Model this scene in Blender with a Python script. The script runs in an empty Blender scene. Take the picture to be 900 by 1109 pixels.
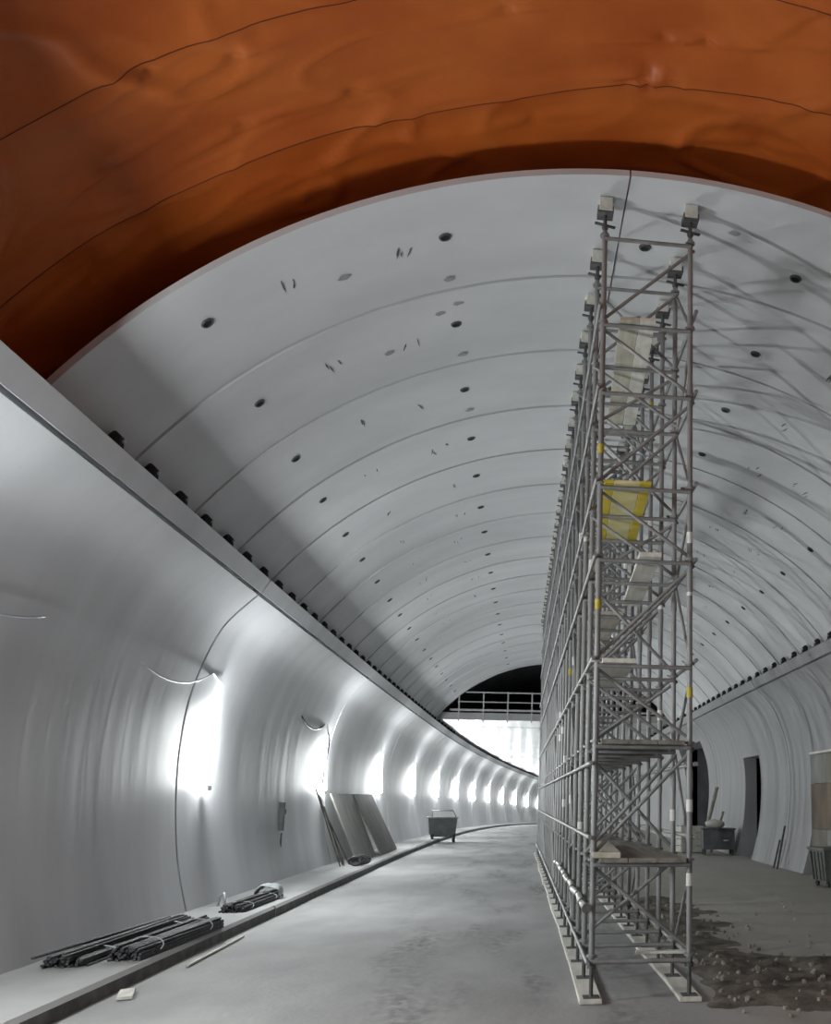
import bpy, math, random
from mathutils import Vector, Matrix, noise
random.seed(7)
SC = bpy.context.scene
COL = SC.collection
PI = math.pi
EYE = 1.85

# ------------------------------------------------------------------ camera
def make_camera():
    f, px, py = 1012.16, 718.2, 691.54
    pitch, yaw, roll = 0.1713, 0.1516, 0.0064
    cp, sp, cy, sy = math.cos(pitch), math.sin(pitch), math.cos(yaw), math.sin(yaw)
    fw = Vector((sy*cp, cy*cp, sp)); r = Vector((cy, -sy, 0)); u = r.cross(fw)
    r2 = r*math.cos(roll) + u*math.sin(roll); u2 = u*math.cos(roll) - r*math.sin(roll)
    cd = bpy.data.cameras.new('camera'); co = bpy.data.objects.new('camera', cd); COL.objects.link(co)
    m = Matrix((( r2.x, u2.x, -fw.x, 0), (r2.y, u2.y, -fw.y, 0), (r2.z, u2.z, -fw.z, EYE), (0, 0, 0, 1)))
    co.matrix_world = m
    cd.sensor_fit = 'HORIZONTAL'; cd.sensor_width = 36.0
    cd.lens = f/900*36.0
    cd.shift_x = (450-px)/900; cd.shift_y = (py-554.5)/900
    cd.clip_start = 0.05; cd.clip_end = 400
    SC.camera = co
make_camera()

# ------------------------------------------------------------------ world, exposure
w = bpy.data.worlds.new('world'); SC.world = w; w.use_nodes = True
w.node_tree.nodes['Background'].inputs[0].default_value = (0.9, 0.95, 1.0, 1)
w.node_tree.nodes['Background'].inputs[1].default_value = 0.05
SC.view_settings.view_transform = 'Standard'; SC.view_settings.look = 'None'
SC.view_settings.exposure = 0.78; SC.view_settings.gamma = 1.0
SC.view_settings.use_curve_mapping = False
SC.cycles.use_denoising = True
SC.cycles.max_bounces = 8; SC.cycles.diffuse_bounces = 6; SC.cycles.glossy_bounces = 3
SC.cycles.sample_clamp_indirect = 4.0
LAMP_STRENGTH = 260.0
LAMP_WATTS = 130.0

# ------------------------------------------------------------------ materials
def rgb(h):
    v = [int(h[i:i+2], 16)/255 for i in (0, 2, 4)]
    return tuple((c/12.92 if c <= .04045 else ((c+.055)/1.055)**2.4) for c in v) + (1,)
def mat(name, c1, c2=None, rough=.8, metal=0., scale=3., stretch=(1, 1, 1), bump=0., bscale=40., detail=6., lo=.35, hi=.65, spec=.5, bstretch=(1,1,1), bdist=.02):
    m = bpy.data.materials.new(name); m.use_nodes = True
    nt = m.node_tree; n = nt.nodes; l = nt.links
    b = n['Principled BSDF']
    b.inputs['Roughness'].default_value = rough; b.inputs['Metallic'].default_value = metal
    b.inputs['Specular IOR Level'].default_value = spec
    tc = n.new('ShaderNodeTexCoord')
    mp = n.new('ShaderNodeMapping'); mp.inputs['Scale'].default_value = stretch
    l.new(tc.outputs['Object'], mp.inputs['Vector'])
    if c2:
        nz = n.new('ShaderNodeTexNoise'); nz.inputs['Scale'].default_value = scale; nz.inputs['Detail'].default_value = detail
        l.new(mp.outputs['Vector'], nz.inputs['Vector'])
        rp = n.new('ShaderNodeValToRGB'); rp.color_ramp.elements[0].position = lo; rp.color_ramp.elements[1].position = hi
        rp.color_ramp.elements[0].color = c1; rp.color_ramp.elements[1].color = c2
        l.new(nz.outputs['Fac'], rp.inputs['Fac']); l.new(rp.outputs['Color'], b.inputs['Base Color'])
    else:
        b.inputs['Base Color'].default_value = c1
    if bump:
        mb = n.new('ShaderNodeMapping'); mb.inputs['Scale'].default_value = bstretch
        l.new(tc.outputs['Object'], mb.inputs['Vector'])
        n2 = n.new('ShaderNodeTexNoise'); n2.inputs['Scale'].default_value = bscale; n2.inputs['Detail'].default_value = 4
        l.new(mb.outputs['Vector'], n2.inputs['Vector'])
        bp = n.new('ShaderNodeBump'); bp.inputs['Strength'].default_value = bump; bp.inputs['Distance'].default_value = bdist
        l.new(n2.outputs['Fac'], bp.inputs['Height']); l.new(bp.outputs['Normal'], b.inputs['Normal'])
    return m
def g(v, t=0.0): return (v*(1-t*.4), v, v*(1+t), 1)
M = {}
M['vault'] = mat('vault_concrete', g(.56, .03), g(.66, .03), .62, 0, 1.1, (.5, 1, .5), .15, 6, lo=.3, hi=.7)
M['vault_back'] = mat('joint_concrete', g(.06), g(.10), .9)
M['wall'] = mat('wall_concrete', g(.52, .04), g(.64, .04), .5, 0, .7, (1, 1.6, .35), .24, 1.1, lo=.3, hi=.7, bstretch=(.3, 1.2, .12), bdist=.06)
M['road'] = None
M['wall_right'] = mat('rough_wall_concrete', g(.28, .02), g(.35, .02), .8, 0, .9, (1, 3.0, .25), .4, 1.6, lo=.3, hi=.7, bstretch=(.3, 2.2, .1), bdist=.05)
M['joint'] = mat('joint_shade_grey', g(.22), g(.28), .9, 0, 4)  # dark grey paints the soft shadow line of the recessed wall joints
M['walkway'] = mat('walkway_concrete', g(.33), g(.42), .85, 0, 1.3, (1, .5, 1), .2, 20)
M['kerb'] = mat('kerb_shade_concrete', g(.10), g(.17), .9, 0, 5)  # shade on the face turned from the lamps, put into the colour
M['dirt'] = mat('dirt', rgb('4a463f'), rgb('706a5f'), .95, 0, 3.5, (1, 1, 1), .5, 30, bdist=.03)
M['stone'] = mat('stone', rgb('77736b'), rgb('a8a49b'), .9, 0, 8)
M['unlit_concrete'] = mat('unlit_concrete', g(.09, .05), g(.14, .05), .85, 0, 1.5)  # dark colour stands in for the missing light in far vault and recesses
M['steel'] = mat('galvanised_steel', g(.19), g(.29), .5, .15, 4, (1, 1, .3))
M['steel_dark'] = mat('dark_steel', g(.07), g(.14), .6, .4, 8)
M['steel_brown'] = mat('worn_steel', rgb('5a5752'), rgb('7a7770'), .6, .3, 6)
M['timber'] = mat('pale_timber', rgb('a8a394'), rgb('c2bdae'), .75, 0, 4, (3, .4, 3))
M['timber_white'] = mat('white_timber', rgb('c4c2ba'), rgb('dbd9d0'), .7, 0, 4, (3, .4, 3))
M['timber_grey'] = mat('grey_timber', rgb('6e6b64'), rgb('8f8b82'), .8, 0, 4, (3, .4, 3))
M['yellow'] = mat('yellow_film', rgb('b9a21d'), rgb('d6c44a'), .5, 0, 2.5, (1, 1, 1))
M['yellow_pale'] = mat('pale_yellow_film', rgb('c2b676'), rgb('d8cfa0'), .5, 0, 3)
M['tag_yellow'] = mat('yellow_tag', rgb('b8a63c'), None, .5)
M['tag_white'] = mat('white_tag', rgb('d8d8d4'), None, .5)
M['rust'] = mat('rebar_steel', rgb('3b3c3e'), rgb('5c5d60'), .65, .4, 14)
M['wire'] = mat('binding_wire', rgb('b8bcc0'), None, .45, .3)
M['ply'] = mat('plywood', rgb('5d5346'), rgb('78695a'), .8, 0, 1.4, (1, 1, .6))
M['ply2'] = mat('plywood_grey', rgb('6a665c'), rgb('7d776c'), .8, 0, 1.4, (1, 1, .6))
M['panel_grey'] = mat('panel_board', rgb('737370'), rgb('868683'), .75, 0, 2, (1, 1, .5))
M['panel_dark'] = mat('panel_board_brown', rgb('53524e'), rgb('64635f'), .8, 0, 2, (1, 1, .5))
M['bin'] = mat('bin_plastic', rgb('5c5f5c'), rgb('6d706c'), .6, 0, 3)
M['bin_dark'] = mat('dark_metal_box', rgb('4c4e50'), rgb('616466'), .6, .1, 3)
M['crate'] = mat('pale_crate', rgb('b0aea6'), rgb('c6c4bb'), .8, 0, 3)
M['rubber'] = mat('rubber', g(.02), g(.04), .8, 0, 5)
M['cable'] = mat('cable_sheath', rgb('c9ccd2'), None, .5)
M['cable_dark'] = mat('cable_black', rgb('33353a'), None, .5)
M['hole'] = mat('hole_black', g(.012), g(.02), .9)
M['streak'] = mat('stain_streak', g(.06), g(.13), .9, 0, 30)
M['patch'] = mat('patch_mortar', g(.27), g(.33), .9, 0, 9)
M['rail'] = mat('rail_paint', g(.42), g(.52), .5, .2, 5)
M['slab'] = mat('ceiling_panel_gloss', g(.55, .03), g(.68, .03), .28, 0, .8, (3, .3, 1), .25, 2.2, bstretch=(2.5, .2, 1), bdist=.03)
M['slab_edge'] = mat('slab_edge_concrete', g(.33), g(.40), .7, 0, 2)
M['pvc'] = mat('wrapped_pipe', rgb('9a9a96'), rgb('d0d0cc'), .4, .3, 9)

def orange():
    m = mat('orange_membrane', rgb('b1551f'), rgb('c5682a'), .42, 0, .9, (1, 1, 1), .25, 3.0, bdist=.03, spec=.45)
    return m
M['membrane'] = orange()
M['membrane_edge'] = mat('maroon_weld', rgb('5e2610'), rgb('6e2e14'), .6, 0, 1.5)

def road_mat():
    m = bpy.data.materials.new('road_concrete'); m.use_nodes = True
    nt = m.node_tree; n = nt.nodes; l = nt.links; b = n['Principled BSDF']
    b.inputs['Roughness'].default_value = .72
    tc = n.new('ShaderNodeTexCoord')
    def nz(scale, stretch, lo, hi, detail=6):
        mp = n.new('ShaderNodeMapping'); mp.inputs['Scale'].default_value = stretch
        l.new(tc.outputs['Object'], mp.inputs['Vector'])
        t = n.new('ShaderNodeTexNoise'); t.inputs['Scale'].default_value = scale; t.inputs['Detail'].default_value = detail
        l.new(mp.outputs['Vector'], t.inputs['Vector'])
        r = n.new('ShaderNodeMapRange'); r.inputs[1].default_value = lo; r.inputs[2].default_value = hi
        l.new(t.outputs['Fac'], r.inputs[0]); return r.outputs[0]
    def mix(a, c, fac):
        x = n.new('ShaderNodeMix'); x.data_type = 'RGBA'
        if isinstance(a, tuple): x.inputs[6].default_value = a
        else: l.new(a, x.inputs[6])
        x.inputs[7].default_value = c
        l.new(fac, x.inputs[0]); return x.outputs[2]
    def mul(a, c):
        x = n.new('ShaderNodeMath'); x.operation = 'MULTIPLY'
        l.new(a, x.inputs[0])
        if isinstance(c, float): x.inputs[1].default_value = c
        else: l.new(c, x.inputs[1])
        return x.outputs[0]
    base = mix(g(.25), g(.33), nz(1.2, (1, .5, 1), .35, .65))
    tracks = nz(1.0, (1.3, .28, 1), .50, .66)          # damp tyre smears drawn out along the drive
    fine = nz(9, (1, .6, 1), .35, .6)
    sep = n.new('ShaderNodeSeparateXYZ'); l.new(tc.outputs['Object'], sep.inputs[0])
    band = n.new('ShaderNodeMapRange'); band.interpolation_type = 'SMOOTHSTEP'
    band.inputs[1].default_value = -2.6; band.inputs[2].default_value = -1.4; l.new(sep.outputs[0], band.inputs[0])
    c = mix(base, g(.12), mul(mul(mul(tracks, fine), band.outputs[0]), .9))
    right = n.new('ShaderNodeMapRange'); right.interpolation_type = 'SMOOTHSTEP'
    right.inputs[1].default_value = 1.6; right.inputs[2].default_value = 2.6; l.new(sep.outputs[0], right.inputs[0])
    c = mix(c, rgb('969289'), mul(right.outputs[0], .8))
    l.new(c, b.inputs['Base Color'])
    n2 = n.new('ShaderNodeTexNoise'); n2.inputs['Scale'].default_value = 14; n2.inputs['Detail'].default_value = 6
    l.new(tc.outputs['Object'], n2.inputs['Vector'])
    bp = n.new('ShaderNodeBump'); bp.inputs['Strength'].default_value = .25; bp.inputs['Distance'].default_value = .02
    l.new(n2.outputs['Fac'], bp.inputs['Height']); l.new(bp.outputs['Normal'], b.inputs['Normal'])
    return m
M['road'] = road_mat()
def emit(name, col, s):
    m = bpy.data.materials.new(name); m.use_nodes = True
    b = m.node_tree.nodes['Principled BSDF']
    b.inputs['Base Color'].default_value = (.8, .8, .8, 1)
    b.inputs['Emission Color'].default_value = col; b.inputs['Emission Strength'].default_value = s
    return m
M['lamp'] = emit('lamp_tube_glow', (.955, 1.0, .995, 1), LAMP_STRENGTH)

# ------------------------------------------------------------------ mesh helpers
class MB:
    def __init__(s): s.v = []; s.f = []; s.sm = []; s.mi = []
    def add(s, vs, fs, smooth=False, mi=0):
        o = len(s.v); s.v += [tuple(v) for v in vs]
        s.f += [tuple(i+o for i in f) for f in fs]; s.sm += [smooth]*len(fs); s.mi += [mi]*len(fs); return s
    def box(s, lo, hi, mi=0, bev=0.0):
        (x0, y0, z0), (x1, y1, z1) = lo, hi
        return s.obox(Vector(((x0+x1)/2, (y0+y1)/2, (z0+z1)/2)), Vector((x1-x0, 0, 0))/2, Vector((0, y1-y0, 0))/2, Vector((0, 0, z1-z0))/2, mi, bev)
    def obox(s, c, a, b, d, mi=0, bev=0.0):
        c = Vector(c)
        if not bev:
            vs = [c+a*i+b*j+d*k for i in (-1, 1) for j in (-1, 1) for k in (-1, 1)]
            fs = [(0, 1, 3, 2), (4, 6, 7, 5), (0, 4, 5, 1), (2, 3, 7, 6), (0, 2, 6, 4), (1, 5, 7, 3)]
            return s.add(vs, fs, False, mi)
        # chamfered box: 24 verts
        la, lb, ld = a.length, b.length, d.length
        ka, kb, kd = 1-bev/la, 1-bev/lb, 1-bev/ld
        vs = []; idx = {}
        for i in (-1, 1):
            for j in (-1, 1):
                for k in (-1, 1):
                    idx[(i, j, k)] = len(vs)
                    vs += [c+a*i+b*j*kb+d*k*kd, c+a*i*ka+b*j+d*k*kd, c+a*i*ka+b*j*kb+d*k]
        I = lambda i, j, k, n: idx[(i, j, k)]+n
        fs = []
        for q in (-1, 1):
            fs.append([I(q, -1, -1, 0), I(q, 1, -1, 0), I(q, 1, 1, 0), I(q, -1, 1, 0)])
            fs.append([I(-1, q, -1, 1), I(1, q, -1, 1), I(1, q, 1, 1), I(-1, q, 1, 1)])
            fs.append([I(-1, -1, q, 2), I(1, -1, q, 2), I(1, 1, q, 2), I(-1, 1, q, 2)])
        for p in (-1, 1):
            for q in (-1, 1):
                fs.append([I(p, q, -1, 0), I(p, q, 1, 0), I(p, q, 1, 1), I(p, q, -1, 1)])
                fs.append([I(p, -1, q, 0), I(p, 1, q, 0), I(p, 1, q, 2), I(p, -1, q, 2)])
                fs.append([I(-1, p, q, 1), I(1, p, q, 1), I(1, p, q, 2), I(-1, p, q, 2)])
                for r in (-1, 1): pass
        for i in (-1, 1):
            for j in (-1, 1):
                for k in (-1, 1): fs.append([I(i, j, k, 0), I(i, j, k, 1), I(i, j, k, 2)])
        return s.add(vs, fs, False, mi)
    def tube(s, a, b, r, n=8, mi=0, r2=None, caps=True):
        a = Vector(a); b = Vector(b); d = (b-a).normalized(); r2 = r if r2 is None else r2
        u = d.orthogonal().normalized(); v = d.cross(u)
        vs = []
        for i in range(n):
            t = 2*PI*i/n; o = u*math.cos(t)+v*math.sin(t)
            vs += [a+o*r, b+o*r2]
        fs = [(2*i, 2*((i+1) % n), 2*((i+1) % n)+1, 2*i+1) for i in range(n)]
        s.add(vs, fs, True, mi)
        if caps:
            s.add([vs[2*i] for i in range(n)], [tuple(range(n))[::-1]], False, mi)
            s.add([vs[2*i+1] for i in range(n)], [tuple(range(n))], False, mi)
        return s
    def path(s, pts, r, n=6, mi=0):
        pts = [Vector(p) for p in pts]; rings = []; vs = []
        u = None
        for i, p in enumerate(pts):
            d = (pts[min(i+1, len(pts)-1)]-pts[max(i-1, 0)]).normalized()
            u = d.orthogonal().normalized() if u is None else (u-d*u.dot(d)).normalized()
            v = d.cross(u)
            for k in range(n):
                t = 2*PI*k/n; vs.append(p+(u*math.cos(t)+v*math.sin(t))*r)
        fs = []
        for i in range(len(pts)-1):
            for k in range(n):
                a = i*n+k; b = i*n+(k+1) % n
                fs.append((a, b, b+n, a+n))
        fs.append(tuple(range(n))[::-1]); fs.append(tuple(range((len(pts)-1)*n, len(pts)*n)))
        return s.add(vs, fs, True, mi)
    def grid(s, fn, nu, nv, smooth=True, mi=0):
        vs = [fn(i/nu, j/nv) for i in range(nu+1) for j in range(nv+1)]
        fs = [(i*(nv+1)+j, (i+1)*(nv+1)+j, (i+1)*(nv+1)+j+1, i*(nv+1)+j+1) for i in range(nu) for j in range(nv)]
        return s.add(vs, fs, smooth, mi)
    def mesh(s, name, mats):
        me = bpy.data.meshes.new(name); me.from_pydata(s.v, [], s.f)
        me.polygons.foreach_set('use_smooth', s.sm); me.polygons.foreach_set('material_index', s.mi)
        for m in (mats if isinstance(mats, (list, tuple)) else [mats]): me.materials.append(m)
        me.update(); return me
def link(name, data, parent=None, loc=(0, 0, 0), rot=None):
    o = bpy.data.objects.new(name, data); COL.objects.link(o)
    o.location = loc
    if rot: o.rotation_euler = rot
    if parent is not None: o.parent = parent
    return o
def obj(mb, name, mats, parent=None, loc=(0, 0, 0), rot=None):
    return link(name, mb.mesh(name, mats), parent, loc, rot)
def tag(o, label=None, cat=None, group=None, kind=None):
    if label: o['label'] = label
    if cat: o['category'] = cat
    if group: o['group'] = group
    if kind: o['kind'] = kind
    return o
def empty(name, loc, rotz=0):
    o = link(name, None, None, loc); o.rotation_euler = (0, 0, rotz); o.empty_display_size = .2; return o

# ------------------------------------------------------------------ tunnel geometry
XC = 1.25                        # tunnel centre line
ZC, RV = 1.235, 7.01             # vault centre height and radius
YV = 8.68                        # front edge of the concrete vault
YS = 44.5                        # where the intermediate ceiling begins
YEND = 125.0
def bend(y): return .0004*max(0., y-12.)**2+.0006*max(0., y-44.)**2     # the tunnel curves right
def dip(y): return -.00015*max(0., y-30.)**2                             # and falls away slightly
def catmull(pts, n=6):
    P = [Vector((a, b, 0)) for a, b in pts]; out = []
    for i in range(len(P)-1):
        p0 = P[max(i-1, 0)]; p1 = P[i]; p2 = P[i+1]; p3 = P[min(i+2, len(P)-1)]
        for k in range(n):
            t = k/n
            q = .5*((2*p1)+(p2-p0)*t+(2*p0-5*p1+4*p2-p3)*t*t+(3*p1-p0-3*p2+p3)*t**3)
            out.append((q.x, q.y))
    out.append(pts[-1]); return out
FACE = catmull([(-4.225, 5.055), (-4.72, 4.5), (-5.04, 3.68), (-5.17, 2.95), (-5.19, 2.05), (-5.08, .95), (-4.85, .05), (-4.75, -.15)], 5)
LEDGE = [(-5.75, 5.33), (-4.07, 5.33)]
LIP = [(-4.07, 5.33), (-4.05, 5.31), (-4.175, 5.09)]
NOTCH = [(-4.175, 5.09), (-4.27, 5.15), (-4.285, 5.12), (-4.225, 5.055)]
def ys_between(y0, y1, step=2.2):
    n = max(1, int(math.ceil((y1-y0)/step))); return [y0+(y1-y0)*i/n for i in range(n+1)]
def extrude(mb, poly, y0, y1, flip=False, smooth=True, mi=0):
    ys = ys_between(y0, y1); P = [(2*XC-x if flip else x, z) for x, z in poly]; n = len(P)
    vs = [(x+bend(y), y, z+dip(y)) for y in ys for x, z in P]
    fs = [(j*n+i, j*n+i+1, (j+1)*n+i+1, (j+1)*n+i) for j in range(len(ys)-1) for i in range(n-1)]
    if flip: fs = [f[::-1] for f in fs]
    mb.add(vs, fs, smooth, mi)
def cap(mb, poly, y, flip=False, mi=0):
    P = [(2*XC-x if flip else x, z) for x, z in poly]
    mb.add([(x+bend(y), y, z+dip(y)) for x, z in P], [tuple(range(len(P)))], False, mi)
def zcut(poly, z):                 # part of the face above height z
    out = []
    for (x0, z0), (x1, z1) in zip(poly, poly[1:]):
        if z0 >= z: out.append((x0, z0))
        if z0 >= z > z1:
            t = (z0-z)/(z0-z1); out.append((x0+(x1-x0)*t, z)); break
    return out
def joint_strip(y, flip, parent):
    mb = MB(); P = [(x-.035, z) for x, z in [(-4.16, 5.28), (-4.22, 5.10)]+FACE]
    extrude(mb, P, y-.10, y+.10, flip, False); obj(mb, 'joint_strip', M['joint'], parent)
def wall_block(y0, y1, flip, parent, above=None, name='wall_panel', lip=True):
    mb = MB(); face = FACE if above is None else zcut(FACE, above)
    back = [(-5.75, face[-1][1]), (-5.75, 5.33)]
    extrude(mb, LEDGE, y0, y1, flip, False); extrude(mb, LIP, y0, y1, flip, False); extrude(mb, NOTCH, y0, y1, flip, False)
    extrude(mb, face, y0, y1, flip)
    extrude(mb, [face[-1], back[0]], y0, y1, flip, False); extrude(mb, back, y0, y1, flip, False)
    ring = LEDGE+LIP[1:]+NOTCH[1:]+face[1:]+[back[0]]
    cap(mb, ring, y0, flip); cap(mb, ring, y1, flip)
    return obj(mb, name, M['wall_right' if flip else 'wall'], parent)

# floor -------------------------------------------------------------------------------
def build_floor():
    mb = MB()
    ys = [-14+i*1.0 for i in range(24)]+ys_between(10, YEND+3, 3)[1:]
    xs = [-3.76+i*(12.4/24) for i in range(25)]
    def zz(x, y): return .012*noise.noise(Vector((x*.5, y*.35, 0)))-.006
    vs = [(x+bend(y), y, zz(x, y)+dip(y)) for y in ys for x in xs]; n = len(xs)
    fs = [(j*n+i, j*n+i+1, (j+1)*n+i+1, (j+1)*n+i) for j in range(len(ys)-1) for i in range(n-1)]
    mb.add(vs, fs, True)
    o = obj(mb, 'floor', M['road']); tag(o, 'dusty pale concrete roadway with dark tyre smears along the tunnel', kind='structure')
    # raised walkway along the left wall with its kerb
    mb = MB()
    for (a, b) in [(-14, 6.2), (6.22, 16.2), (16.22, 26.2), (26.22, 36.2), (36.22, 46.2), (46.22, 66.2), (66.22, 96.2), (96.22, YEND)]:
        edge = random.uniform(-.015, .015)
        top = [(-5.1, .15), (-3.80+edge, .15), (-3.76+edge, .11)]
        extrude(mb, top, a, b, smooth=False)
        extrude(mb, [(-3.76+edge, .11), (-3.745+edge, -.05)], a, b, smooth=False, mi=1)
        cap(mb, top+[(-3.75, -.05), (-5.1, -.05)], a); cap(mb, top+[(-3.75, -.05), (-5.1, -.05)], b)
    w = obj(mb, 'floor_walkway', [M['walkway'], M['kerb']]); tag(w, 'raised pale walkway beside the left wall with a kerb face darkened as shade', kind='structure')
build_floor()

# left wall ---------------------------------------------------------------------------
def anchor_mesh():
    mb = MB()
    mb.obox(Vector((0, 0, .105)), Vector((.06, 0, 0)), Vector((0, .095, 0)), Vector((0, 0, .105)), 0, .045)
    mb.obox(Vector((0, 0, .02)), Vector((.075, 0, 0)), Vector((0, .11, 0)), Vector((0, 0, .02)))
    mb.tube((.05, .02, .12), (.085, .02, .12), .018, 6, mi=1)
    return mb.mesh('anchor', [M['hole'], M['tag_white']])
ANCHOR = anchor_mesh()
def build_wall_left():
    mb = MB()
    poly = [(-5.74, 5.25), (-5.74, -.3)]
    extrude(mb, poly, -14, YEND); extrude(mb, [(-5.9, -.3), (-5.9, 5.25)], -14, YEND)
    root = obj(mb, 'wall_left', M['vault_back']); tag(root, 'smooth curved grey concrete side wall with corbel ledge, lamps hung on it', kind='structure')
    js = [-14, -6.5, 4.5, 15.5, 26.4, 37.4, 48.4, 59.4, 70.4, 81.4, 92.4, 103.4, 114.4, YEND]
    for a, b in zip(js, js[1:]): wall_block(a+.035, b-.035, False, root)
    for a in js[1:-1]: joint_strip(a, False, root)
    y = 9.86
    k = 0
    while y < YS-.5:
        link('anchor', ANCHOR, root, (-4.19+bend(y), y, 5.33+dip(y))); y += .955
    return root
WALL_L = build_wall_left()

# right wall with three openings ------------------------------------------------------
OPEN = [(16.5, 24.1, 3.12), (29.9, 32.2, 3.32), (39.2, 45.5, 4.35)]
def build_wall_right():
    mb = MB()
    mx = lambda x: 2*XC-x
    # backing shell behind the solid stretches and above the openings
    segs = [(-14, 16.5, None), (16.5, 24.1, 3.12), (24.1, 29.9, None), (29.9, 32.2, 3.32), (32.2, 39.2, None), (39.2, 45.5, 4.35), (45.5, YEND, None)]
    for a, b, z in segs: extrude(mb, [(-5.74, 5.25), (-5.74, -.3 if z is None else z+.02)], a, b, True, False)
    root = obj(mb, 'wall_right', M['vault_back']); tag(root, 'curved grey concrete side wall opposite the lamps with dark openings', kind='structure')
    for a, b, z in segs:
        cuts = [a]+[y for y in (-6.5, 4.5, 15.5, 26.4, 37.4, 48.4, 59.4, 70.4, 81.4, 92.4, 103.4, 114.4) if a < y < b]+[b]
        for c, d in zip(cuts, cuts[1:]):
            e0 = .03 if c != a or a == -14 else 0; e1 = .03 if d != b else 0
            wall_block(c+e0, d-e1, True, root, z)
    for y in (4.5, 15.5, 26.4, 37.4, 48.4, 59.4, 70.4): joint_strip(y, True, root)
    # recesses behind the openings
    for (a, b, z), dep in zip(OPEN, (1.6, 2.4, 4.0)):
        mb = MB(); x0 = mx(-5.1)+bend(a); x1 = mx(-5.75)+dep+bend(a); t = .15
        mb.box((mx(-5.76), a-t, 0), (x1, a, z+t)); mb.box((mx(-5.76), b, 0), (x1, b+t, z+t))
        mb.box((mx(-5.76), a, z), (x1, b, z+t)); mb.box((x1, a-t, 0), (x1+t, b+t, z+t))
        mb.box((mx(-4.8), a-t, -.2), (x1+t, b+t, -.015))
        obj(mb, 'recess', M['unlit_concrete'], root)
    y = 9.0
    while y < YS-.5:
        link('anchor', ANCHOR, root, (mx(-4.19)+bend(y), y, 5.33+dip(y)), (0, 0, PI)); y += .955
    return root
WALL_R = build_wall_right()

# vault --------------------------------------------------------------------------------
def arc_pt(R, th, y): return (XC+R*math.sin(th)+bend(y), y, ZC+R*math.cos(th)+dip(y))
def arc_solid(mb, r0, r1, t0, t1, y0, y1, ny=1, nt=None, mi=0, taper=0.):
    t0, t1 = math.radians(t0), math.radians(t1)
    nt = nt or max(4, int(abs(t1-t0)/math.radians(1.5)))
    T = lambda u: t0+(t1-t0)*u; Y = lambda v: y0+(y1-y0)*v
    mb.grid(lambda u, v: arc_pt(r0+taper*(v-.5), T(u), Y(v)), nt, ny, True, mi)
    mb.grid(lambda u, v: arc_pt(r1, T(u), Y(v)), nt, ny, True, mi)
    for y, tp in ((y0, -taper/2), (y1, taper/2)): mb.grid(lambda u, v: arc_pt(r0+tp+(r1-r0-tp)*v, T(u), y), nt, 1, False, mi)
    for t in (t0, t1): mb.grid(lambda u, v: arc_pt(r0+(r1-r0)*u, t, Y(v)), 1, ny, False, mi)
CROWN = -2.4
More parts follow.
